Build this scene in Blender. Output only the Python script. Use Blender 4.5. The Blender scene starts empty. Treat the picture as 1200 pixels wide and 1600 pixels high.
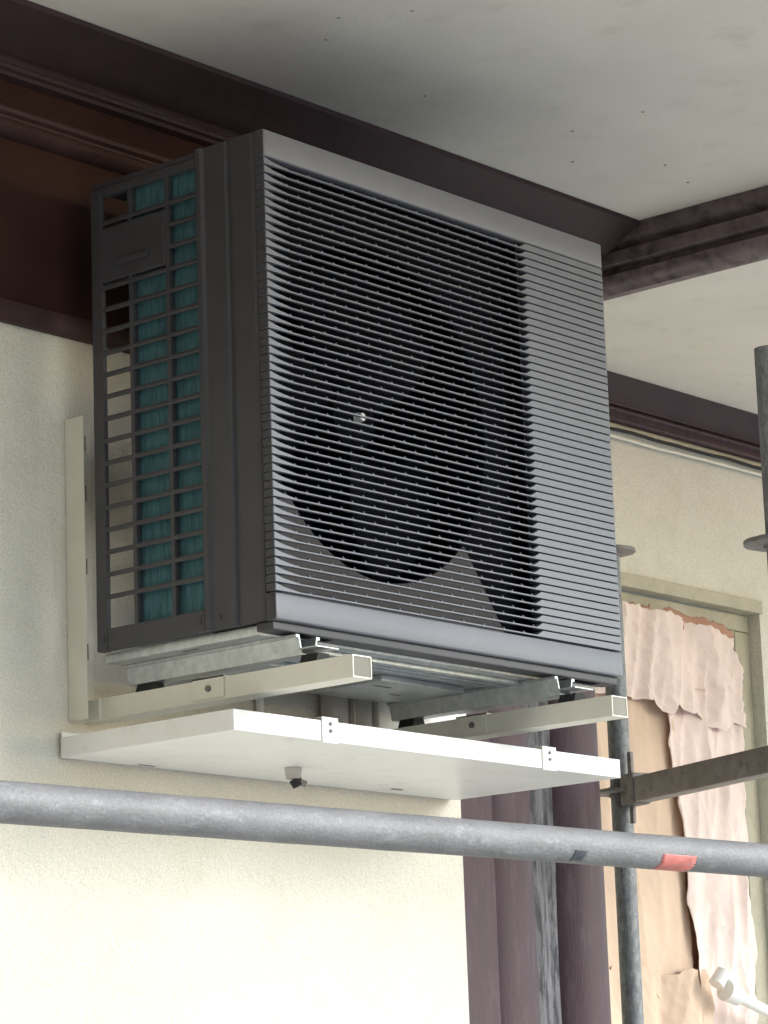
import bpy, bmesh, math, random
from mathutils import Vector, Matrix, noise
random.seed(7)
sc = bpy.context.scene
COL = sc.collection
R = math.radians

# ------------------------------------------------------------------ camera
# x runs along the front of the heat pump, y into the house wall, z up; the
# front bottom left corner of the heat pump is the origin, the ground is at GZ
GZ = -2.5
cam = bpy.data.cameras.new('camera'); cam_o = bpy.data.objects.new('camera', cam); COL.objects.link(cam_o)
FPX, CX, CY, CZ, YAW, PITCH, ROLL = 4750.9545, -3.5679, -3.2342, -0.8734, 0.8716, 0.2133, -0.0354
fw = Vector((math.sin(YAW)*math.cos(PITCH), math.cos(YAW)*math.cos(PITCH), math.sin(PITCH)))
rt = Vector((math.cos(YAW), -math.sin(YAW), 0)); up = rt.cross(fw)
r2 = rt*math.cos(ROLL) + up*math.sin(ROLL); u2 = up*math.cos(ROLL) - rt*math.sin(ROLL)
M = Matrix((r2, u2, -fw)).transposed().to_4x4(); M.translation = (CX, CY, CZ)
cam_o.matrix_world = M
cam.sensor_fit = 'HORIZONTAL'; cam.sensor_width = 36; cam.lens = FPX/1200*36
cam.clip_start = .05; cam.clip_end = 500
sc.camera = cam_o

# ------------------------------------------------------------------ sky, sun
SUN_EL, SUN_AZ = R(25), R(150)          # azimuth clockwise from +y
w = bpy.data.worlds.new('World'); sc.world = w; w.use_nodes = True
nt = w.node_tree; nt.nodes.clear()
sky = nt.nodes.new('ShaderNodeTexSky'); sky.sky_type = 'NISHITA'; sky.sun_disc = False
sky.sun_elevation = SUN_EL; sky.sun_rotation = SUN_AZ
sky.air_density = 1.0; sky.dust_density = .3; sky.ozone_density = 1.0
bg = nt.nodes.new('ShaderNodeBackground'); bg.inputs['Strength'].default_value = .12
ow = nt.nodes.new('ShaderNodeOutputWorld')
nt.links.new(sky.outputs[0], bg.inputs[0]); nt.links.new(bg.outputs[0], ow.inputs[0])
sl = bpy.data.lights.new('sun', 'SUN'); sl.energy = 1.35; sl.angle = R(34); sl.color = (1, .985, .96)
so = bpy.data.objects.new('sun', sl); COL.objects.link(so)
sdir = Vector((math.sin(SUN_AZ)*math.cos(SUN_EL), math.cos(SUN_AZ)*math.cos(SUN_EL), math.sin(SUN_EL)))
so.rotation_euler = sdir.to_track_quat('Z', 'Y').to_euler(); so.location = sdir*30
vs = sc.view_settings; vs.view_transform = 'Standard'; vs.look = 'None'; vs.gamma = 1; vs.exposure = 1.74
vs.use_curve_mapping = False

# ------------------------------------------------------------------ materials
def mat(name, col, rough=.6, metal=0., var=.12, scale=8., bump=0., bscale=60., spec=.5, col2=None, detail=4., stretch=None, c2lo=.45, c2hi=.65, rvar=.08, grain=0., gscale=420.):
    m = bpy.data.materials.new(name); m.use_nodes = True
    n = m.node_tree.nodes; l = m.node_tree.links
    b = n['Principled BSDF']
    b.inputs['Roughness'].default_value = rough; b.inputs['Metallic'].default_value = metal
    b.inputs['Specular IOR Level'].default_value = spec
    tc = n.new('ShaderNodeTexCoord'); mp = n.new('ShaderNodeMapping')
    geo = n.new('ShaderNodeNewGeometry')
    l.new(geo.outputs['Position'], mp.inputs['Vector'])
    if stretch: mp.inputs['Scale'].default_value = stretch
    nz = n.new('ShaderNodeTexNoise'); nz.inputs['Scale'].default_value = scale; nz.inputs['Detail'].default_value = detail
    l.new(mp.outputs[0], nz.inputs['Vector'])
    rp = n.new('ShaderNodeValToRGB'); e = rp.color_ramp.elements
    c = Vector(col); a = c*(1-var); d = c*(1+var)
    e[0].position = .3; e[0].color = (*a, 1); e[1].position = .7; e[1].color = (*[min(x, 1) for x in d], 1)
    l.new(nz.outputs['Fac'], rp.inputs[0])
    out = rp.outputs[0]
    if col2:
        n2 = n.new('ShaderNodeTexNoise'); n2.inputs['Scale'].default_value = scale*2.3; n2.inputs['Detail'].default_value = 6
        n2.inputs['Roughness'].default_value = .65
        l.new(mp.outputs[0], n2.inputs['Vector'])
        mr = n.new('ShaderNodeMapRange'); mr.inputs[1].default_value = c2lo; mr.inputs[2].default_value = c2hi
        l.new(n2.outputs['Fac'], mr.inputs[0])
        mx = n.new('ShaderNodeMixRGB'); mx.inputs[2].default_value = (*col2, 1)
        l.new(mr.outputs[0], mx.inputs[0]); l.new(out, mx.inputs[1]); out = mx.outputs[0]
    if grain:
        n4 = n.new('ShaderNodeTexNoise'); n4.inputs['Scale'].default_value = gscale; n4.inputs['Detail'].default_value = 2
        l.new(geo.outputs['Position'], n4.inputs['Vector'])
        m4 = n.new('ShaderNodeMapRange'); m4.inputs[1].default_value = .3; m4.inputs[2].default_value = .7; m4.inputs[3].default_value = 1-grain; m4.inputs[4].default_value = 1+grain
        l.new(n4.outputs['Fac'], m4.inputs[0])
        mm = n.new('ShaderNodeVectorMath'); mm.operation = 'SCALE'; l.new(out, mm.inputs[0]); l.new(m4.outputs[0], mm.inputs['Scale']); out = mm.outputs[0]
    l.new(out, b.inputs['Base Color'])
    rr = n.new('ShaderNodeMapRange'); rr.inputs[3].default_value = max(.05, rough-rvar); rr.inputs[4].default_value = min(1, rough+rvar)
    l.new(nz.outputs['Fac'], rr.inputs[0]); l.new(rr.outputs[0], b.inputs['Roughness'])
    if bump:
        n3 = n.new('ShaderNodeTexNoise'); n3.inputs['Scale'].default_value = bscale; n3.inputs['Detail'].default_value = 5
        l.new(mp.outputs[0], n3.inputs['Vector'])
        bp = n.new('ShaderNodeBump'); bp.inputs['Strength'].default_value = bump; bp.inputs['Distance'].default_value = .004
        l.new(n3.outputs['Fac'], bp.inputs['Height']); l.new(bp.outputs[0], b.inputs['Normal'])
    return m

M_ = {}
M_['wall'] = mat('cream_render', (.70, .662, .565), .9, var=.05, scale=3, bump=.9, bscale=85, spec=.2, col2=(.64, .60, .495), c2lo=.48, c2hi=.78, grain=.12, gscale=260)
M_['soffit'] = mat('cream_soffit_board', (.81, .745, .635), .85, var=.05, scale=4, bump=.12, bscale=140, spec=.2, col2=(.68, .615, .50), c2lo=.55, c2hi=.8, grain=.10)
M_['brown'] = mat('brown_gloss_paint', (.056, .031, .030), .55, var=.18, scale=9, bump=.25, bscale=45, spec=.25, col2=(.05, .032, .032), c2lo=.5, c2hi=.72)
M_['brown_lit'] = mat('lit_brown_paint', (.19, .14, .135), .55, var=.2, scale=12, bump=.5, bscale=40, col2=(.075, .05, .05), c2lo=.45, c2hi=.7)  # lighter copy of the brown; the beam's stronger light is in its colour
M_['brown_red'] = mat('brown_red_paint', (.038, .0165, .0135), .65, var=.2, scale=7, bump=.2, bscale=60, spec=.12)
M_['brown_post'] = mat('plum_brown_paint', (.064, .037, .043), .58, var=.15, scale=22, bump=.15, bscale=200, col2=(.098, .064, .072), c2lo=.5, c2hi=.75, stretch=(1, 1, .2), spec=.28, grain=.12)
M_['front'] = mat('grey_front_plastic', (.172, .177, .198), .45, var=.04, scale=20, bump=.05, bscale=300, spec=.45, grain=.06)
M_['case'] = mat('anthracite_case', (.056, .055, .060), .5, var=.1, scale=18, bump=.1, bscale=260, spec=.4, grain=.18)
M_['dark'] = mat('black_plastic', (.0045, .0045, .006), .85, var=.2, scale=10, spec=.04)
M_['plate'] = mat('lit_shroud_grey', (.028, .025, .028), .6, var=.08, scale=10, spec=.3)  # lit part of the shroud, its light put into a paler grey
M_['galv'] = mat('galvanised_sheet', (.52, .54, .54), .38, metal=.6, var=.12, scale=30, bump=.08, bscale=60, col2=(.36, .375, .38), c2lo=.4, c2hi=.8, grain=.10)
M_['tube'] = mat('weathered_galvanised_tube', (.195, .193, .192), .6, metal=.12, var=.14, scale=34, bump=.2, bscale=300, col2=(.27, .27, .275), c2lo=.55, c2hi=.72, spec=.35, grain=.14, gscale=320, stretch=(.4, 1, .8), detail=8)
M_['tube_v'] = mat('weathered_standing_tube', (.21, .215, .215), .55, metal=.2, var=.2, scale=50, bump=.3, bscale=300, col2=(.09, .09, .09), c2lo=.42, c2hi=.72, stretch=(1, 1, .5), grain=.2)
M_['iron'] = mat('dull_cast_steel', (.22, .20, .19), .6, metal=.4, var=.25, scale=20, bump=.3, bscale=120, col2=(.13, .11, .10), c2lo=.5, c2hi=.7)
M_['transom'] = mat('dull_brown_grey_steel', (.27, .24, .21), .6, metal=.15, var=.2, scale=14, bump=.25, bscale=100, col2=(.13, .11, .095), c2lo=.5, c2hi=.75)
M_['bracket'] = mat('cream_powder_coat', (.77, .74, .63), .45, var=.04, scale=16, bump=.06, bscale=300)
M_['white'] = mat('white_coated_sheet', (.82, .81, .77), .4, var=.03, scale=9, bump=.03, bscale=120, col2=(.66, .63, .56), c2lo=.56, c2hi=.85, grain=.03)
M_['rubber'] = mat('black_rubber', (.018, .018, .018), .75, var=.2)
M_['weathered'] = mat('weathered_grey_timber', (.13, .125, .13), .75, var=.3, scale=30, bump=.5, bscale=120, col2=(.028, .026, .03), c2lo=.44, c2hi=.6, stretch=(1, 1, .16), grain=.25)
M_['frame'] = mat('cream_window_paint', (.46, .42, .31), .6, var=.1, scale=12, bump=.3, bscale=90, col2=(.38, .34, .25), c2lo=.5, c2hi=.75)
M_['paper'] = mat('kraft_masking_paper', (.50, .28, .20), .8, var=.08, scale=6, bump=.35, bscale=40, spec=.15)
M_['paper2'] = mat('pale_masking_paper', (.84, .67, .60), .7, var=.08, scale=7, bump=.35, bscale=40, spec=.2)
M_['tan'] = mat('tan_masking_paper', (.70, .52, .385), .8, var=.07, scale=6, bump=.3, bscale=50, spec=.15)
M_['film'] = mat('pale_green_masking_film', (.50, .47, .33), .35, var=.12, scale=14, bump=.4, bscale=60)
M_['red'] = mat('red_tape', (.55, .16, .13), .6, var=.2, scale=80, col2=(.36, .22, .21), c2lo=.5, c2hi=.7)
M_['mark'] = mat('dark_grease_mark', (.06, .065, .075), .5, var=.3, scale=60)
M_['grey'] = mat('grey_foam', (.50, .47, .44), .8, var=.1, scale=30)
M_['ground'] = mat('pale_concrete', (.42, .425, .41), .9, var=.2, scale=2, bump=.3, bscale=30)
M_['roof'] = mat('roof_tile_brown', (.10, .06, .05), .8)
M_['brick'] = mat('dark_brick', (.13, .08, .06), .85, var=.2, scale=12, bump=.3)
M_['plug'] = mat('greige_plastic_plug', (.27, .255, .21), .7, spec=.2)
M_['rust'] = mat('rusty_nail', (.42, .39, .31), .9)
M_['glass'] = mat('dark_glass', (.03, .035, .04), .1, spec=.6)

def coil_mat():
    m = bpy.data.materials.new('teal_coil_fins'); m.use_nodes = True
    n = m.node_tree.nodes; l = m.node_tree.links; b = n['Principled BSDF']
    b.inputs['Roughness'].default_value = .45; b.inputs['Metallic'].default_value = .3
    geo = n.new('ShaderNodeNewGeometry')
    nz = n.new('ShaderNodeTexNoise'); nz.inputs['Scale'].default_value = 1; nz.inputs['Detail'].default_value = 5; mp = n.new('ShaderNodeMapping'); mp.inputs['Scale'].default_value = (20, 190, 22); l.new(geo.outputs['Position'], mp.inputs[0]); l.new(mp.outputs[0], nz.inputs['Vector'])
    rp = n.new('ShaderNodeValToRGB'); rp.color_ramp.elements[0].color = (.04, .115, .145, 1); rp.color_ramp.elements[1].color = (.10, .25, .285, 1)
    rp.color_ramp.elements[0].position = .3; rp.color_ramp.elements[1].position = .7
    l.new(nz.outputs['Fac'], rp.inputs[0]); l.new(rp.outputs[0], b.inputs['Base Color'])
    wv = n.new('ShaderNodeTexWave'); wv.bands_direction = 'Y'; wv.inputs['Scale'].default_value = 160; wv.inputs['Distortion'].default_value = .6
    l.new(geo.outputs['Position'], wv.inputs['Vector'])
    bp = n.new('ShaderNodeBump'); bp.inputs['Strength'].default_value = .5; bp.inputs['Distance'].default_value = .002
    l.new(wv.outputs['Fac'], bp.inputs['Height']); l.new(bp.outputs[0], b.inputs['Normal'])
    return m
M_['coil'] = coil_mat()

# ------------------------------------------------------------------ helpers
class MB:
    def __init__(s): s.v = []; s.f = []
    def add(s, v, f):
        o = len(s.v); s.v += [tuple(p) for p in v]; s.f += [tuple(i+o for i in q) for q in f]; return s
    def box(s, x0, x1, y0, y1, z0, z1, c=0.):
        """box; c > 0 chamfers all twelve edges"""
        if not c:
            v = [(x, y, z) for z in (z0, z1) for y in (y0, y1) for x in (x0, x1)]
            return s.add(v, [(0, 2, 3, 1), (4, 5, 7, 6), (0, 1, 5, 4), (2, 6, 7, 3), (0, 4, 6, 2), (1, 3, 7, 5)])
        bm = bmesh.new(); bmesh.ops.create_cube(bm, size=1)
        for q in bm.verts: q.co = Vector((x0+(q.co.x+.5)*(x1-x0), y0+(q.co.y+.5)*(y1-y0), z0+(q.co.z+.5)*(z1-z0)))
        bmesh.ops.bevel(bm, geom=bm.edges[:], offset=c, segments=2, affect='EDGES', profile=.6)
        bm.verts.index_update()
        s.add([q.co[:] for q in bm.verts], [[a.index for a in f.verts] for f in bm.faces]); bm.free(); return s
    def prism(s, poly, axis, a, b):
        """poly of 2-D points extruded along axis from a to b; 2-D order: x->(y,z) y->(x,z) z->(x,y)"""
        def P(q, t): return {'x': (t, q[0], q[1]), 'y': (q[0], t, q[1]), 'z': (q[0], q[1], t)}[axis]
        n = len(poly); v = [P(q, a) for q in poly]+[P(q, b) for q in poly]
        f = [(i, (i+1) % n, n+(i+1) % n, n+i) for i in range(n)]+[tuple(range(n))[::-1], tuple(range(n, 2*n))]
        return s.add(v, f)
    def tube(s, a, b, r, n=20, r1=None, caps=True, rings=1):
        a = Vector(a); b = Vector(b); d = (b-a).normalized(); r1 = r if r1 is None else r1
        e = Vector((0, 0, 1)) if abs(d.z) < .9 else Vector((1, 0, 0)); u = d.cross(e).normalized(); q = d.cross(u)
        v = []; f = []
        for k in range(rings+1):
            t = k/rings; rr = r+(r1-r)*t; c = a+(b-a)*t
            v += [c+(u*math.cos(2*math.pi*i/n)+q*math.sin(2*math.pi*i/n))*rr for i in range(n)]
        for k in range(rings):
            f += [(k*n+i, k*n+(i+1) % n, (k+1)*n+(i+1) % n, (k+1)*n+i) for i in range(n)]
        if caps: f += [tuple(range(n))[::-1], tuple(range(rings*n, (rings+1)*n))]
        return s.add(v, f)
    def build(s, name, m, parent=None, smooth=None):
        me = bpy.data.meshes.new(name); me.from_pydata(s.v, [], s.f); me.update()
        bm = bmesh.new(); bm.from_mesh(me); bmesh.ops.recalc_face_normals(bm, faces=bm.faces[:]); bm.to_mesh(me); bm.free()
        me.materials.append(M_[m])
        if smooth is not None: me.shade_smooth(); me.set_sharp_from_angle(angle=R(smooth))
        o = bpy.data.objects.new(name, me); COL.objects.link(o)
        if parent: setpar(o, parent)
        return o
def setpar(o, p):
    o.parent = p; o.matrix_parent_inverse = Matrix.Translation(-world_loc(p))
def world_loc(p): return p.location.copy() if p.parent is None else Vector((0, 0, 0))
def empty(name, loc, label, cat, group=None):
    o = bpy.data.objects.new(name, None); COL.objects.link(o); o.location = loc; o.empty_display_size = .05
    return tag(o, label, cat, group)
def tag(o, label=None, cat=None, group=None, kind=None):
    if label: o['label'] = label
    if cat: o['category'] = cat
    if group: o['group'] = group
    if kind: o['kind'] = kind
    return o
def B(name, m, par, *a, c=0., label=None, smooth=None):
    o = MB().box(*a, c=c).build(name, m, par, smooth)
    if label: o['label'] = label
    return o
def dup(src, par, name, off):
    o = bpy.data.objects.new(name, src.data); COL.objects.link(o); o.location = Vector(off)
    if par:
        o.parent = par; o.matrix_parent_inverse = Matrix.Translation(-par.location if par.parent is None else Vector((0, 0, 0)))
    return o

# ------------------------------------------------------------------ ground
g = MB().add([(-60, -60, GZ), (60, -60, GZ), (60, 60, GZ), (-60, 60, GZ)], [(0, 1, 2, 3)]).build('ground', 'ground')
tag(g, kind='structure')

# ------------------------------------------------------------------ house
ZS = 1.1          # soffit height
XC = 1.581        # corner between the two soffit bays
EAVE = -1.9       # outer edge of the eaves
YW = .5           # face of the wall that carries the heat pump
YB = 1.228        # face of the recessed window wall
XE = 1.075        # end of the first wall
house = empty('house', (0, YW, GZ), 'cream rendered house with brown painted cornices under wide eaves', 'house')
B('wall', 'wall', house, -5.79, XE, YW, YW+.25, GZ, ZS-.01, label='cream rough rendered wall behind the heat pump')
B('wall', 'wall', house, XE-.25, XE-.002, YW+.252, YB-.002, GZ, ZS-.01, label='short cream return wall beside the brown posts')
# recessed wall with the window opening
WX0, WX1, WZ0, WZ1 = 2.40, 3.305, -1.0, .60
mb = MB()
for a in ((XE-.25, WX0, YB, YB+.25, GZ, ZS-.01), (WX1, 6, YB, YB+.25, GZ, ZS-.01), (WX0, WX1, YB, YB+.25, WZ1, ZS-.01), (WX0, WX1, YB, YB+.25, GZ, WZ0)): mb.box(*a)
tag(mb.build('wall', 'wall', house), 'cream rendered recessed wall around the papered window')
B('soffit', 'soffit', house, -5.79, XC, EAVE, .50, ZS, ZS+.02, label='cream eaves soffit above the heat pump')
B('soffit', 'soffit', house, XC+.002, 6, EAVE, YB+.1, ZS, ZS+.02, label='cream soffit over the recessed window bay')
mb = MB(); mb.box(-5.79, 6, EAVE-.03, 3, ZS+.03, ZS+.35)
mb.build('roof', 'roof', house)
B('shade_wall', 'brick', house, -6.2, -5.8, -9, YW-.001, GZ, 4.5)  # unseen wall added to block light from the left
B('fascia', 'brown', house, -5.79, 6, EAVE-.055, EAVE-.032, ZS-.06, ZS+.28)

# cornice above the first wall: (y, z) profile
def strip(name, prof, axis, a, b, m, par, label=None, n=24):
    """moulding swept along an axis with slightly uneven brushed paint"""
    mb = MB(); k = len(prof)
    for i in range(n+1):
        t = a+(b-a)*i/n
        for j, q in enumerate(prof):
            w1 = noise.noise(Vector((t*9, j*3.1, q[0]*20)))*.0012 if 0 < i < n else 0
            q = (q[0]+w1, q[1]+w1*.7)
            mb.v.append({'x': (t, q[0], q[1]), 'y': (q[0], t, q[1])}[axis])
    for i in range(n):
        for j in range(k): mb.f.append((i*k+j, i*k+(j+1) % k, (i+1)*k+(j+1) % k, (i+1)*k+j))
    mb.f += [tuple(range(k))[::-1], tuple(range(n*k, n*k+k))]
    o = mb.build(name, m, par, 35)
    if label: o['label'] = label
    return o
def arc(cx, cz, r, a0, a1, n=5): return [(cx+r*math.cos(R(a0+(a1-a0)*i/n)), cz+r*math.sin(R(a0+(a1-a0)*i/n))) for i in range(n+1)]
Yb = .499
cor = strip('cornice', [(Yb, ZS-.001), (.35, ZS-.001), (.352, 1.090), (.385, 1.074), (.42, 1.055), (.447, 1.040), (Yb, 1.040)], 'x', -5.79, XC-.001, 'brown', house, 'dark brown sloping cornice board under the soffit', 60)
strip('moulding', [(Yb, 1.0395)]+[(.449, 1.0395), (.447, 1.034), (.452, 1.028)]+[(.452, 1.0265), (.446, 1.022), (.449, 1.016), (.456, 1.0145)]+[(.455, 1.012), (.458, 1.007), (.468, 1.005), (Yb, 1.005)], 'x', -5.79, XC-.001, 'brown', cor, n=60)
strip('flat_board', [(Yb, 1.0045), (.475, 1.0045), (.475, .954), (Yb, .954)], 'x', -5.79, XC-.001, 'brown_red', cor, n=30)
strip('moulding', [(Yb, .9535), (.462, .9535), (.458, .948), (.461, .942), (.470, .9385), (.470, .934), (.464, .928), (.462, .918), (.468, .911), (.484, .907), (Yb, .907)], 'x', -5.79, XC-.001, 'brown', cor, n=60)
strip('frieze_board', [(Yb, .9065), (.4925, .9065), (.4925, .612), (Yb, .612)], 'x', -5.79, XE, 'brown_red', house, 'deep brown painted frieze on the wall behind the heat pump', 30)
strip('frieze_edging', [(Yb, .6115), (.484, .6115), (.482, .606), (.482, .580), (.486, .574), (Yb, .574)], 'x', -5.79, XE, 'brown', house, None, 30)
# beam between the two soffit bays, running towards the eaves: (x, z) profile
bp_ = [(1.665, ZS-.001), (XC+.0005, ZS-.001), (XC+.0005, 1.073), (1.590, 1.069), (1.600, 1.066), (1.606, 1.058), (1.590, 1.049), (1.590, 1.034), (1.593, 1.023), (1.616, 1.0195), (1.616, 1.012), (1.604, 1.004), (1.610, .992), (1.618, .986), (1.624, .982), (1.632, .980), (1.642, .9725), (1.665, .972)]
strip('beam', bp_, 'y', EAVE, .70, 'brown_lit', house, 'brown moulded beam dividing the soffit beside the heat pump', 50)
# cornice above the recessed wall
o = strip('cornice', [(YB-.001, ZS-.001), (1.148, ZS-.001), (1.150, 1.094), (1.190, 1.046), (1.198, 1.041), (1.198, 1.036), (YB-.001, 1.036)], 'x', 1.80, 6, 'brown', house, 'brown cornice board above the papered window wall', 40)
strip('moulding', [(YB-.001, 1.0355), (1.206, 1.0355), (1.198, 1.027), (1.199, 1.022), (1.208, 1.0175), (1.206, 1.010), (1.203, 1.003), (1.206, .997), (1.216, .994), (YB-.001, .994)], 'x', 1.80, 6, 'brown_post', o, n=50)
strip('bead', [(YB-.001, .9935), (1.218, .9935), (1.214, .988), (1.215, .981), (1.221, .977), (YB-.001, .976)], 'x', 1.80, 6, 'frame', o, n=40)
# nail heads in the soffit board
nh = MB().tube((0, 0, .002), (0, 0, -.0012), .0055, 9, .003)
sf = [q for q in house.children if q.name == 'soffit'][0]; first = None
for (x, y) in ((.24, .031), (.307, -.081), (.302, .116), (.654, .178), (1.025, -.058), (1.015, .104), (1.164, .216), (1.318, .097), (1.444, .129)):
    if first is None: first = o = nh.build('nail_head', 'rust', sf)
    else: o = bpy.data.objects.new('nail_head', first.data); COL.objects.link(o); o.parent = sf
    o.location = (x, y, ZS)

# window in the recessed wall
win = bpy.data.objects.new('window', None); COL.objects.link(win); setpar(win, house); tag(win, 'cream framed window covered in masking paper')
FY = YB+.035
def wpart(name, m, *a, c=0.):
    mb = MB().box(*a, c=c); o = mb.build(name, m); o.parent = win; return o
wpart('lintel_trim', 'frame', WX0-.0, WX1, YB-.012, YB+.03, .566, .6015, c=.003)
wpart('frame', 'frame', WX0, WX1-.001, FY, FY+.05, .52, .565, c=.003)
wpart('frame', 'frame', 3.235, WX1-.001, FY+.002, FY+.05, WZ0+.05, .519, c=.004)
wpart('frame', 'frame', WX0, WX0+.07, FY+.002, FY+.05, WZ0+.05, .519, c=.004)
wpart('sill', 'frame', WX0+.001, WX1-.001, YB-.04, FY+.05, WZ0, WZ0+.048, c=.004)
wpart('inner_bead', 'frame', 3.212, 3.2345, FY+.014, FY+.05, WZ0+.05, .519, c=.003)
wpart('glass', 'glass', WX0+.07, 3.2345, FY+.06, FY+.066, WZ0+.05, .565)

# posts at the end of the first wall
B('corner_board', 'brown_post', house, XE+.001, 1.188, YW+.01, YW+.13, GZ, ZS-.002, c=.004, label='flat brown corner board at the end of the wall')
mb = MB(); P = [(1.190, .70), (1.190, .565)]+[(1.281+.090*math.cos(R(a)), .575+.055*math.sin(R(a))) for a in range(190, 361, 12)]+[(1.3715, .70)]
tag(mb.prism(P, 'z', GZ, ZS-.002).build('half_round_post', 'brown_post', house, 50), 'rounded plum brown post next to the corner board')
mb = MB(); n = 60
for i in range(n+1):
    z = GZ+(ZS-.002-GZ)*i/n; k = [noise.noise(Vector((z*7, q, 1.7)))*.004 for q in range(4)]
    mb.v += [(1.372, .66, z), (1.372, .572+k[0], z), (1.405+k[1], .566+k[0], z), (1.44+k[1], .573+k[2], z), (1.462, .568+k[3], z), (1.470, .576+k[3], z), (1.470, .66, z)]
for i in range(n):
    for j in range(7): mb.f.append((i*7+j, i*7+(j+1) % 7, (i+1)*7+(j+1) % 7, (i+1)*7+j))
mb.f += [tuple(range(7))[::-1], tuple(range(n*7, n*7+7))]
tag(mb.build('weathered_board', 'weathered', house), 'weathered grey streaked board between the brown posts')

# ------------------------------------------------------------------ downpipe, grey tube
dp = empty('downpipe', (1.58, .68, GZ), 'thick round plum brown downpipe beside the galvanised scaffold post', 'downpipe')
MB().tube((1.585, .655, GZ), (1.585, .655, .93), .098, 36).build('pipe', 'brown_post', dp, 40)
MB().tube((1.585, .655, -1.2), (1.585, .655, -1.15), .106, 36).build('collar', 'brown_post', dp, 40)
def vtube(name, x, y, z0, z1, label, mk='tube_v', r=.02415, ros=(), group=None):
    t = empty(name, (x, y, z0), label, 'scaffolding', group)
    mb = MB(); n = 24; k = 40
    mb.tube((x, y, z0), (x, y, z1), r, n, caps=True, rings=k)
    mb.build('tube', mk, t, 50)
    for z in ros:
        mb = MB(); V = []; nn = 48
        for zz, sc_ in ((-.0045, .97), (-.003, 1), (.003, 1), (.0045, .97)):
            V += [(x+math.cos(2*math.pi*i/nn)*.061*sc_*(1-.05*max(0, math.cos(8*math.pi*i/nn+.8))**3), y+math.sin(2*math.pi*i/nn)*.061*sc_*(1-.05*max(0, math.cos(8*math.pi*i/nn+.8))**3), z+zz) for i in range(nn)]
        F = [(j*nn+i, j*nn+(i+1) % nn, (j+1)*nn+(i+1) % nn, (j+1)*nn+i) for j in range(3) for i in range(nn)]+[tuple(range(nn))[::-1], tuple(range(3*nn, 4*nn))]
        mb.add(V, F); d = mb.build('rosette', 'iron', t, 40)
        c = MB().tube((x, y, z-.011), (x, y, z+.011), r+.0045, 20).build('weld_ring', 'iron'); c.parent = d
    return t
vtube('scaffold_post', 1.9586, .7483, GZ, .50, 'galvanised scaffold post behind the right bracket, in front of the papered window', ros=(.487, -.063, -.613, -1.16))
vtube('scaffold_post', .5689, -.5985, GZ, .433, 'scaffold post with cut off top at the right edge of the picture', ros=(.106, -.44, -.99))

# near horizontal scaffold tube with tape
def along(a, b, t): return Vector(a)+(Vector(b)-Vector(a))*t
TA, TB = Vector((-1.2531, -.7105, -.4544)), Vector((.1506, -.8086, -.4544))
nt_ = empty('scaffold_rail', TA, 'scratched galvanised horizontal scaffold tube across the foreground', 'scaffolding')
mb = MB(); a, b = along(TA, TB, -.6), along(TA, TB, 1.9)
mb.tube(a, b, .02415, 28, rings=60)
for i, v in enumerate(mb.v):
    nn = noise.noise(Vector(v)*14)*.0006; mb.v[i] = (v[0], v[1]+nn, v[2]+nn)
mb.build('tube', 'tube', nt_, 50)
def band(a, b, r, ang0, ang1, m, name):
    a = Vector(a); b = Vector(b); d = (b-a).normalized(); u = Vector((0, 0, 1)); q = u.cross(d).normalized()
    mb = MB(); n = 14; rows = 9; V = []
    for k in range(rows):
        for i in range(n+1):
            an = R(ang0+(ang1-ang0)*i/n); wob = noise.noise(Vector((i*.9, k*.9, ang0)))*.006*(1 if k in (0, rows-1) else 0)
            V.append(a+(b-a)*(k/(rows-1))+d*wob+(q*math.cos(an)+u*math.sin(an))*r)
    mb.add(V, [(k*(n+1)+i, k*(n+1)+i+1, (k+1)*(n+1)+i+1, (k+1)*(n+1)+i) for k in range(rows-1) for i in range(n)])
    o = mb.build(name, m, nt_, 60)
    sol = o.modifiers.new('t', 'SOLIDIFY'); sol.thickness = .00015; sol.offset = 1
    return o
band(along(TA, TB, .810), along(TA, TB, .863), .02435, 192, 275, 'red', 'red_tape')
band(along(TA, TB, .680), along(TA, TB, .697), .0243, 200, 243, 'mark', 'dark_smudge')

# transom from the rear post towards the viewer
s0 = Vector((1.9586, .7483, -.063)); dr = Vector((-.5, -.87, 0)).normalized()
dr = (Vector((1.7933, .2478, -.063))-Vector((1.9669, .7028, -.063))).normalized()
tr = empty('scaffold_transom', s0, 'dull brown grey steel transom crossing in front of the papered window', 'scaffolding')
sd = Vector((dr.y, -dr.x, 0))
def obox(name, m, par, l0, l1, s_0, s_1, z0, z1, c=.002):
    mb = MB().box(l0, l1, s_0, s_1, z0, z1, c=c)
    mb.v = [tuple(s0+dr*v[0]+sd*v[1]+Vector((0, 0, v[2]))) for v in mb.v]
    return mb.build(name, m, par, 40)
obox('bar', 'transom', tr, .085, 2.4, -.022, .022, -.033, .024, .004)
h = obox('wedge_head', 'iron', tr, .03, .0845, -.024, .024, -.036, .034, .006)
obox('wedge', 'iron', h, .036, .050, -.004, .004, -.075, .085, .0015)

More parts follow.
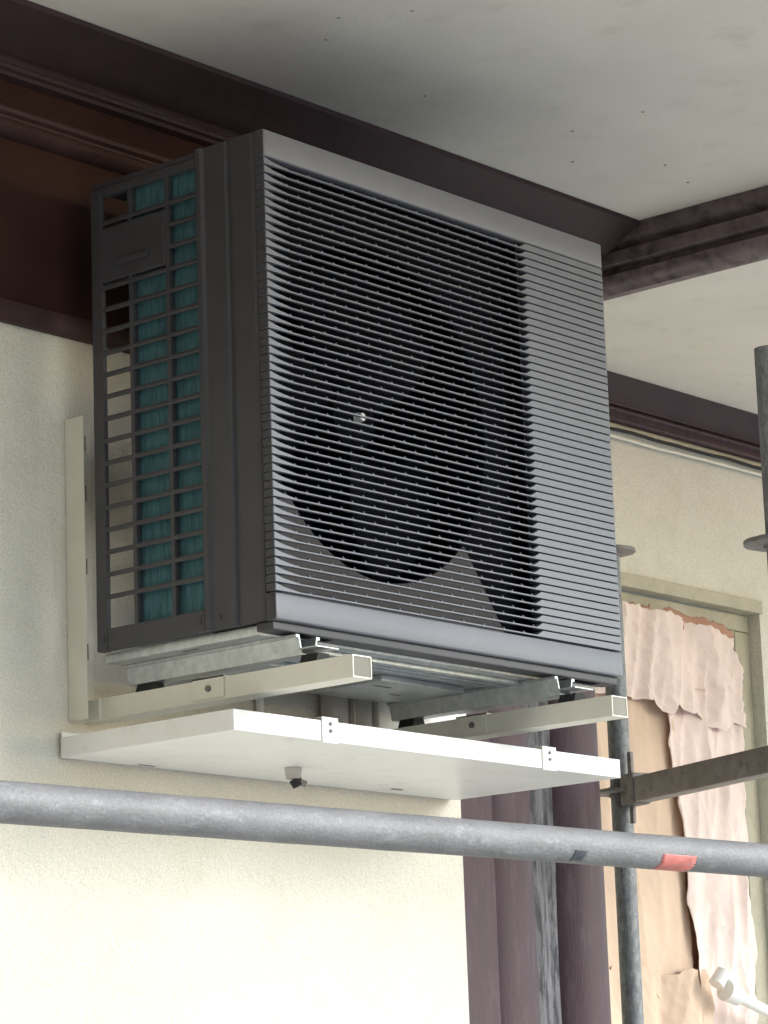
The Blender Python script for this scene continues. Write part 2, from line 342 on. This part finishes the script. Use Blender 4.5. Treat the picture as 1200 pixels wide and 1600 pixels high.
# ------------------------------------------------------------------ heat pump
W, D, H = .95, .412, .83
hp = empty('heat_pump', (W/2, D/2, 0), 'dark grey louvred heat pump outdoor unit on cream wall brackets', 'heat pump')
PITCH_ = (.7812-.0457)/52
NS = 52
def slat_mesh(odd):
    full, thin = PITCH_-.0023, .0029
    cols = [(0.0, full, .0025), (.0008, full, .0008), (.0022, full, 0), (.006, full*.93, 0), (.012, full*.80, 0), (.020, full*.66, 0), (.031, full*.52, 0), (.045, full*.40, 0), (.060, thin, 0), (.30, thin, 0), (.50, thin, 0), (.690, thin, 0), (.697, full*.5, 0), (.702, full*.72, 0), (.706, full*.93, 0), (.709, full, 0), (.942, full, 0), (.946, full, .0015), (.949, full, .005), (.95, full, .010)]
    mb = MB(); k = 6; bv = .0004
    def bk(x): return .0052 if .03 < x < .70 else .020
    for (x, h, dy) in cols:
        mb.v += [(x, dy, bv), (x, dy, h-bv), (x, dy+.0012, h), (x, bk(x), h), (x, bk(x), 0), (x, dy+.0012, 0)]
    n = len(cols)
    for i in range(n-1):
        for j in range(k): mb.f.append((i*k+j, i*k+(j+1) % k, (i+1)*k+(j+1) % k, (i+1)*k+j))
    mb.f += [tuple(range(k))[::-1], tuple(range((n-1)*k, n*k))]
    # small sloping ribs that carry the next slat, staggered from row to row
    x = .030+(.0284 if odd else 0)
    while x < .69:
        mb.add([(x-.0026, .0006, thin-.0006), (x+.0026, .0006, thin-.0006), (x-.0006, .0030, thin+.0038), (x+.0006, .0030, thin+.0038), (x-.0026, .0050, thin-.0006), (x+.0026, .0050, thin-.0006), (x-.0006, .0050, thin+.0038), (x+.0006, .0050, thin+.0038)],
               [(0, 1, 3, 2), (4, 6, 7, 5), (0, 2, 6, 4), (1, 5, 7, 3), (2, 3, 7, 6), (0, 4, 5, 1)])
        x += .0568
    return mb
def dark_end(o):
    """the ends that turn onto the side of the casing have the casing's colour"""
    o.data.materials.append(M_['case'])
    for p in o.data.polygons:
        if p.normal.x < -.6 and p.center.x < .004: p.material_index = 1
protos = []
for i in range(NS):
    z = .0457+.0017+i*PITCH_
    if i < 2:
        o = slat_mesh(i).build('slat', 'front', hp); protos.append(o); o.location = (0, 0, z); dark_end(o)
    else:
        o = bpy.data.objects.new('slat', protos[i % 2].data); COL.objects.link(o); setpar(o, hp); o.location = (0, 0, z)
def front_rail(z0, z1, name):
    bv = .003; cols = [(0, .0025), (.0008, .0008), (.0022, 0), (.008, 0), (.94, 0), (.946, .0015), (.949, .005), (.95, .010)]
    mb = MB(); k = 8
    for (x, dy) in cols:
        mb.v += [(x, dy, z0+bv), (x, dy, z1-bv), (x, dy+.0009, z1-.0009), (x, dy+.003, z1), (x, .0212, z1), (x, .0212, z0), (x, dy+.003, z0), (x, dy+.0009, z0+.0009)]
    n = len(cols)
    for i in range(n-1):
        for j in range(k): mb.f.append((i*k+j, i*k+(j+1) % k, (i+1)*k+(j+1) % k, (i+1)*k+j))
    mb.f += [tuple(range(k))[::-1], tuple(range((n-1)*k, n*k))]
    o = mb.build(name, 'front', hp, 50); dark_end(o); return o
front_rail(.7812+.0017, H, 'top_rail'); front_rail(0, .0457-.0017, 'bottom_rail')
# blind panel behind the grooves on the right, inner plate with the round fan opening
B('blind_panel', 'dark', hp, .712, .945, .0205, .03, .04, .79)
B('blind_panel', 'dark', hp, .0035, .0085, .0205, .045, .04, .79)
FC, FR_, PY = (.326, .404), .298, .05
mb = MB(); N = 64
px0, px1, pz0, pz1 = .012, .700, .02, .80
ring = [(FC[0]+FR_*math.cos(2*math.pi*i/N), FC[1]+FR_*math.sin(2*math.pi*i/N)) for i in range(N)]
outer = []
for i in range(N):
    c, s_ = math.cos(2*math.pi*i/N), math.sin(2*math.pi*i/N); t = 9
    if c > 1e-6: t = min(t, (px1-FC[0])/c)
    if c < -1e-6: t = min(t, (px0-FC[0])/c)
    if s_ > 1e-6: t = min(t, (pz1-FC[1])/s_)
    if s_ < -1e-6: t = min(t, (pz0-FC[1])/s_)
    outer.append((FC[0]+t*c, FC[1]+t*s_))
V = [(q[0], PY, q[1]) for q in outer]+[(q[0], PY, q[1]) for q in ring]+[(FC[0]+(q[0]-FC[0])*.985, PY+.03, FC[1]+(q[1]-FC[1])*.985) for q in ring]
F = [(i, (i+1) % N, N+(i+1) % N, N+i) for i in range(N)]+[(N+i, N+(i+1) % N, 2*N+(i+1) % N, 2*N+i) for i in range(N)]
mb.add(V, F)
o = mb.build('fan_shroud', 'dark', hp, 40); sm = o.modifiers.new('t', 'SOLIDIFY'); sm.thickness = .0015
# lit bottom of the shroud, put in as a paler sheet cut to the light
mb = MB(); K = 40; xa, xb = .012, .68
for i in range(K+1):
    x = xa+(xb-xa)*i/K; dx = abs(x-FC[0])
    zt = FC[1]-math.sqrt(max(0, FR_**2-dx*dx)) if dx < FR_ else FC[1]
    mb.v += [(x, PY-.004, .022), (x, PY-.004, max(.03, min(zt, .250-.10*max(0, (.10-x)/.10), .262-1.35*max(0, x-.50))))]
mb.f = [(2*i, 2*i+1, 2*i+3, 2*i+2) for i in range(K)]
o = mb.build('lit_shroud_patch', 'plate', hp); sm = o.modifiers.new('t', 'SOLIDIFY'); sm.thickness = .0015
fan = MB().tube((FC[0], .10, FC[1]), (FC[0], .19, FC[1]), .055, 32, .062).build('fan', 'dark', hp, 40)
MB().tube((FC[0], .094, FC[1]), (FC[0], .1, FC[1]), .03, 24, .05).build('hub_cap', 'dark', fan, 40)
for k in range(3):
    mb = MB(); V = []; nr, na = 8, 10
    for i in range(nr+1):
        r_ = .05+(.285-.05)*i/nr
        for j in range(na+1):
            a_ = R(120*k+20+(75+10*i/nr)*(j/na)+18*(i/nr)**2); V.append((FC[0]+r_*math.cos(a_), .105+.075*j/na-.012*math.sin(math.pi*j/na), FC[1]+r_*math.sin(a_)))
    mb.add(V, [(i*(na+1)+j, i*(na+1)+j+1, (i+1)*(na+1)+j+1, (i+1)*(na+1)+j) for i in range(nr) for j in range(na)])
    o = mb.build('blade', 'dark', fan, 60); sm = o.modifiers.new('t', 'SOLIDIFY'); sm.thickness = .004
B('partition', 'dark', hp, .70, .708, .06, .40, .005, .82)
B('motor_strut', 'dark', hp, FC[0]-.02, FC[0]+.02, .20, .23, .01, .82)
MB().tube((FC[0], .080, FC[1]), (FC[0], .0938, FC[1]), .007, 12, .010).build('hub_nut_glint', 'white', fan, 40)  # white stands in for the glint on the nut
# casing
B('top_panel', 'case', hp, .004, .946, .046, D, H-.012, H-.0005, c=.003)
B('right_panel', 'case', hp, .9305, .9465, .046, D, .001, H-.0125, c=.003)
prof = [(.03, .158), (.0, .158), (-.005, .152), (-.005, .143), (.0, .137), (.0, .090), (.0055, .086), (.0055, .078), (.0, .074), (.0, .030), (.0015, .024), (.0045, .0215), (.012, .0215), (.012, .046), (.03, .046)]
MB().prism(prof, 'z', .0005, H-.0005).build('corner_panel', 'case', hp)
B('side_frame', 'case', hp, .0, .009, .386, D-.0005, .0005, H-.013, c=.002)
B('side_frame', 'case', hp, .0, .014, .1585, .3855, .802, H-.013, c=.002)
B('side_frame', 'case', hp, .0, .014, .1585, .3855, .0005, .038, c=.002)
B('back_post', 'case', hp, .0095, .017, .394, D-.001, .001, H-.013)
for y0 in (.3135, .2245): B('mullion', 'case', hp, .0008, .013, y0, y0+.0085, .0375, .803, c=.0015)
bar0 = None
for n_ in range(1, 20):
    z = .0529+.0389*n_
    if z > .79: break
    if bar0 is None:
        mb = MB(); mb.prism([(.0015, -.0042), (.0005, 0), (.0015, .0042), (.0105, .0062), (.0105, -.002)], 'y', .158, .3865)
        bar0 = mb.build('grille_bar', 'case', hp); bar0.location = (0, 0, z)
    else:
        o = bpy.data.objects.new('grille_bar', bar0.data); COL.objects.link(o); setpar(o, hp); o.location = (0, 0, z)
pl = B('handle_plate', 'case', hp, -.0005, .0155, .2325, .387, .645, .7435, c=.003)
B('handle_lip', 'case', pl, -.005, -.0006, .27, .355, .668, .680, c=.0015)
for (y, z) in ((.17, .02), (.395, .02), (.395, .81), (.125, .02)):
    MB().tube((-.0022, y, z), (.001, y, z),   .0045, 12, .0045).build('screw', 'case', hp, 40)
# heat exchanger
B('coil', 'coil', hp, .0155, .042, .150, .3165, .03, .805)
B('rear_coil', 'dark', hp, .42, .90, .350, .375, .03, .805)
B('coil_liner', 'dark', hp, .0425, .0445, .149, .3165, .03, .805)
B('coil_end_plate', 'galv', hp, .015, .044, .3168, .3182, .028, .808)
# back guard wires
for i in range(6):
    z = .08+.14*i; MB().tube((.2, .4085, z), (.93, .4085, z), .002, 6).build('guard_wire', 'dark', hp)
# base pan with pressed steps
B('base_pan', 'galv', hp, .012, .938, .050, D-.004, -.019, -.0008, c=.006, smooth=40)
bpan = [q for q in hp.children if q.name == 'base_pan'][0]
for a in ((.11, .73, .075, .092, -.027, -.0195), (.11, .73, .105, .116, -.0265, -.0195), (.11, .73, .130, .137, -.0255, -.0195), (.15, .42, .20, .36, -.029, -.0195), (.47, .70, .18, .33, -.031, -.0195), (.115, .145, .17, .38, -.028, -.0195), (.815, .92, .09, .37, -.028, -.0195)):
    B('pressed_step', 'galv', bpan, *a, c=.002, smooth=40)
for a in ((.022, .034, .20, .235, -.0193), (.50, .545, .22, .228, -.0313), (.30, .33, .30, .306, -.0293), (.60, .63, .27, .275, -.0313)):
    B('drain_slot', 'iron', bpan, *a, a[4]+.0004)
B('underside_lip', 'case', hp, .006, .944, .012, .0495, -.0145, -.0006, c=.002)
B('underside_slot', 'dark', hp, .06, .16, .022, .040, -.0152, -.0147)
B('underside_slot', 'dark', hp, .80, .90, .022, .040, -.0152, -.0147)
for x in (.058, .748):
    fr = MB().prism([(x-.012, -.0198), (x-.004, -.0198), (x+.003, -.050), (x+.031, -.050), (x+.038, -.0198), (x+.046, -.0198), (x+.046, -.0245), (x+.040, -.0245), (x+.033, -.0525), (x+.001, -.0525), (x-.006, -.0245), (x-.012, -.0245)], 'y', .0, .395).build('foot_rail', 'galv', hp)
    for y in (-.015, .36):
        MB().prism([(x-.002, -.0675), (x+.036, -.0675), (x+.030, -.0525), (x+.004, -.0525)], 'y', y-.018, y+.018).build('rubber_foot', 'rubber', hp)
    B('foot_tab', 'galv', hp, x-.010, x+.044, -.042, -.0005, -.0455, -.0435)

# ------------------------------------------------------------------ wall brackets
def bracket(x, label):
    t = empty('wall_bracket', (x, YW, -.1), label, 'bracket', 'heat pump wall brackets')
    zt, zb = -.0680, -.1045; y0, y1 = -.116, .452
    # arm: upside-down channel with thin sheet walls, closed front end
    mb = MB(); th = .0022
    mb.box(x, x+.046, y0, y1, zt-th, zt); mb.box(x, x+th, y0, y1, zb, zt-th); mb.box(x+.046-th, x+.046, y0, y1, zb, zt-th)
    mb.box(x+th, x+.046-th, y0, y1, zb, zb+th); mb.box(x+th, x+.046-th, y0+.030, y0+.032, zb+th, zt-th)
    B('end_plug', 'plug', t, x+th+.0003, x+.046-th-.0003, y0+.001, y0+.012, zb+th+.0003, zt-th-.0003, c=.001)
    mb.build('arm', 'bracket', t)
    # upright channel screwed to the wall
    ux = x-.034
    mb = MB(); mb.box(ux, ux+.003, .454, YW-.001, zb-.001, .425); mb.box(ux+.003, ux+.058, YW-.0035, YW-.001, zb-.001, .425)
    u = mb.build('upright', 'bracket', t)
    for z in (.39, .30, .17, .02):
        B('slot', 'dark', u, ux+.034, ux+.046, YW-.0042, YW-.0038, z-.014, z+.014)
    B('corner_plate', 'bracket', t, x-.006, x+.04, .4525, YW-.004, zb, zt-.001, c=.001)
    cl = MB()
    cl.box(x-.003, x-.0008, .165, .235, zb+.004, zt+.003); cl.box(x-.003, x+.049, .165, .235, zt+.0008, zt+.003); cl.box(x+.0468, x+.049, .165, .235, zb+.004, zt+.0008)
    c_ = cl.build('clip', 'bracket', t)
    MB().tube((x-.0065, .198, zt-.016), (x-.003, .198, zt-.016), .0055, 14).build('screw', 'iron', c_, 40)
    return t
bracket(.05, 'cream steel L bracket carrying the left end of the heat pump')
bracket(.745, 'cream steel bracket arm carrying the right end of the heat pump')

# ------------------------------------------------------------------ drip tray
tx0, tx1, ty0, ty1, tz0, tz1 = -.011, 1.044, .09, .490, -.170, -.136
ty = empty('drip_tray', ((tx0+tx1)/2, .3, tz0), 'shallow white drip tray hanging under the heat pump brackets', 'drip tray')
B('tray_bottom', 'white', ty, tx0+.001, tx1-.001, ty0+.001, ty1-.001, tz0, tz0+.0015)
B('lip', 'white', ty, tx0, tx1, ty0-.001, ty0+.0008, tz0-.0005, tz1, c=.0006)
B('lip', 'white', ty, tx0-.001, tx0+.0008, ty0+.001, ty1, tz0-.0005, tz1, c=.0006)
B('lip', 'white', ty, tx1-.0008, tx1+.001, ty0+.001, ty1, tz0-.0005, tz1, c=.0006)
B('lip', 'white', ty, tx0+.001, tx1-.001, ty1-.0008, ty1+.001, tz0-.0005, tz1+.01, c=.0006)
for x in (.22, .822):
    cl = MB(); cl.box(x-.018, x+.022, ty0-.0035, ty0-.0012, tz0-.003, tz1+.004); cl.box(x-.018, x+.022, ty0-.0035, ty0+.012, tz1+.0042, tz1+.006)
    c_ = cl.build('clip', 'white', ty)
    for zz in (tz1-.005, tz1-.017):
        MB().tube((x+.002, ty0-.0062, zz), (x+.002, ty0-.003, zz), .003, 12).build('screw', 'iron', c_, 40)
sp = MB().tube((.422, .352, tz0-.0005), (.422, .352, tz0-.020), .0155, 24, .0135).build('drain_spout', 'grey', ty, 40)
MB().tube((.424, .350, tz0-.0202), (.428, .346, tz0-.033), .0115, 20, .010).build('hose_end', 'rubber', sp, 40)
MB().tube((.4255, .3445, tz0-.024), (.437, .336, tz0-.030), .006, 12).build('hose_clip', 'iron', sp, 40)
B('drain_slot', 'iron', ty, .16, .20, .475, .479, tz0-.0012, tz0-.0005); B('drain_slot', 'iron', ty, .80, .83, .44, .448, tz0-.0012, tz0-.0005)

# ------------------------------------------------------------------ pipe trunking on the wall behind the unit
t = empty('pipe_trunking', (.8, YW, -.1), 'white pipe trunking on the wall seen under the heat pump', 'trunking')
B('cover', 'white', t, .765, 1.03, .440, YW-.001, -.125, .30, c=.003)
t = empty('insulated_pipe', (.7, YW, -.1), 'grey foam insulated pipes on the wall beside white trunking', 'pipe')
MB().tube((.675, .472, -.125), (.675, .472, .30), .026, 20).build('sleeve', 'grey', t, 40)
MB().tube((.738, .470, -.125), (.738, .470, .30), .028, 20).build('sleeve', 'grey', t, 40)
t = empty('cable_conduit', (.49, YW, -.1), 'thin white cable conduit on the wall behind the drip tray', 'conduit')
MB().tube((.49, .491, -.125), (.49, .491, .30), .008, 14).build('tube', 'white', t, 40)

# ------------------------------------------------------------------ masking paper on the window
def sheet(name, m, edge_l, edge_r, z_top, z_bot, y, label, fold=1., nx=84, nz=100, seed=0, curl=0., group='masking paper sheets on the window'):
    """hanging crumpled sheet; edge_l/edge_r give the ragged side outlines, z_top/z_bot those of top and bottom"""
    V = []; F = []
    for i in range(nz+1):
        t = i/nz
        for j in range(nx+1):
            u = j/nx
            zt, zb = z_top(u), z_bot(u); z = zt+(zb-zt)*t
            x = edge_l(z)+(edge_r(z)-edge_l(z))*u
            q = Vector((x*9+seed*9.7+z*.8, z*1.1, seed))
            a1 = abs(noise.noise(q)); a2 = abs(noise.noise(Vector((x*15-z*3+seed*3.3, z*3.2, seed+2.)))); a3 = abs(noise.noise(Vector((x*22+z*14, z*19-x*8, seed+5.)))); a4 = abs(noise.noise(Vector((x*48-z*20, z*41+x*15, seed+7.))))
            f = (.020-a1*.045-a2*.020-a3*.006-a4*.002)*fold+.008
            cu = curl*(max(0, t-.72)/.28)**2*(.5+noise.noise(Vector((x*9, seed, 0)))) + curl*.6*(max(0, .12-u)/.12)**2
            V.append((x, y-f-cu*.5+.006, z))
    for i in range(nz):
        for j in range(nx): F.append((i*(nx+1)+j, i*(nx+1)+j+1, (i+1)*(nx+1)+j+1, (i+1)*(nx+1)+j))
    mb = MB().add(V, F); o = mb.build(name, m, None, 14)
    so_ = o.modifiers.new('t', 'SOLIDIFY'); so_.thickness = .0007
    return tag(o, label, 'paper', group)
def jag(v, s, a, fr=20): return noise.noise(Vector((v*fr, s, .7)))*a+noise.noise(Vector((v*fr*3.1, s, 9.)))*a*.4
PYB = FY-.002
def plin(u, pts):
    for (a, p), (b, q) in zip(pts, pts[1:]):
        if u <= b: return p+(q-p)*(u-a)/(b-a)
    return pts[-1][1]
sheet('masking_paper', 'paper', lambda z: 2.47, lambda z: 3.226+jag(z, 31, .006, 30), lambda u: .541-.03*u**6+jag(u, 33, .016, 24), lambda u: .42, PYB+.004, 'ragged brown paper edge showing along the top of the pink window sheet', .4, seed=14, nz=20)
sheet('masking_paper', 'tan', lambda z: 2.46, lambda z: (2.952 if z < .1 else 2.952-.2*(z-.1))+jag(z, 4, .010, 7), lambda u: .33, lambda u: -.47+jag(u, 2, .02), PYB+.014, 'flat tan masking paper low on the window left of the dark tear', .45, seed=2)
sheet('masking_paper', 'paper', lambda z: 2.80, lambda z: 3.12, lambda u: .36, lambda u: -.95, PYB+.026, 'brown paper layer showing in the tear between window sheets', .2, seed=8)
sheet('masking_paper', 'paper2', lambda z: (2.868+(.264-z)*.13 if z < .264 else 2.868)+jag(z, 1, .010, 8), lambda z: 3.222+jag(z, 6, .008), lambda u: .34+.0*u, lambda u: -.90, PYB+.002, 'pinkish masking paper hanging right of the dark tear', 1.0, seed=4, curl=.012)
sheet('masking_paper', 'paper2', lambda z: 2.46, lambda z: 3.218-max(0, z-.40)*.35+jag(z, 3, .016), lambda u: .532-.045*u**4+jag(u, 5, .010, 26), lambda u: plin(u, [(0, .285), (.33, .283), (.45, .286), (.50, .262), (.545, .250), (.575, .285), (.66, .262), (.72, .272), (.80, .240), (.88, .232), (.94, .262), (1, .25)])+jag(u, 7, .004, 30), PYB-.012, 'pale pink crumpled masking paper across the top of the window', 1.1, seed=1, curl=.014)
sheet('masking_paper', 'tan', lambda z: 2.46, lambda z: 3.0+jag(z, 9, .03, 7), lambda u: -.40+jag(u, 11, .03, 8), lambda u: -.93, PYB-.004, 'wrinkled tan masking paper at the bottom of the window', 1.0, seed=6)
# white plastic pole and tape at the bottom of the window
t = empty('white_pole', (3.0, 1.2, -.48), 'white plastic pole lying across the bottom right of the papered window', 'pole')
MB().tube((3.02, 1.190, -.463), (3.40, 1.150, -.585), .015, 18).build('rod', 'white', t, 40)
MB().tube((2.985, 1.193, -.452), (3.035, 1.188, -.468), .028, 18, .024).build('end_fitting', 'white', t, 40)
MB().tube((2.955, 1.2, -.438), (2.980, 1.192, -.405), .021, 16, .019).build('knob', 'white', t, 40)
# thin masking film left around the edge of the glass
o = sheet('masking_film', 'film', lambda z: 2.47, lambda z: 3.234, lambda u: .545+jag(u, 21, .006, 20), lambda u: .40+jag(u, 22, .02, 9), PYB+.010, 'pale greenish masking film strip along the top of the window', .3, seed=12, nz=20)
o['category'] = 'film'; del o['group']

# cables clipped under the cornice of the recessed wall
def cable(name, y, z, r, m, label, seed):
    cu = bpy.data.curves.new(name, 'CURVE'); cu.dimensions = '3D'; cu.bevel_depth = r; cu.bevel_resolution = 3
    sp_ = cu.splines.new('POLY'); n = 90; sp_.points.add(n-1)
    for i in range(n):
        x = 1.9+(4.6-1.9)*i/(n-1)
        dz = noise.noise(Vector((x*2.3, seed, 0)))*.010+noise.noise(Vector((x*9, seed, 4)))*.0025; dy = noise.noise(Vector((x*3, seed, 8)))*.004
        sp_.points[i].co = (x, y+dy, z+dz, 1)
    tmp = bpy.data.objects.new('tmp', cu); me = bpy.data.meshes.new_from_object(tmp); bpy.data.objects.remove(tmp)
    me.materials.clear(); me.materials.append(M_[m]); me.shade_smooth()
    o = bpy.data.objects.new(name, me); COL.objects.link(o); return tag(o, label, 'cable')
cable('cable', 1.205, .972, .0045, 'rubber', 'thin black cable sagging along the cornice above the papered window', 3)
cable('cable', 1.210, .955, .004, 'bracket', 'thin pale cable running under the cornice above the papered window', 9)
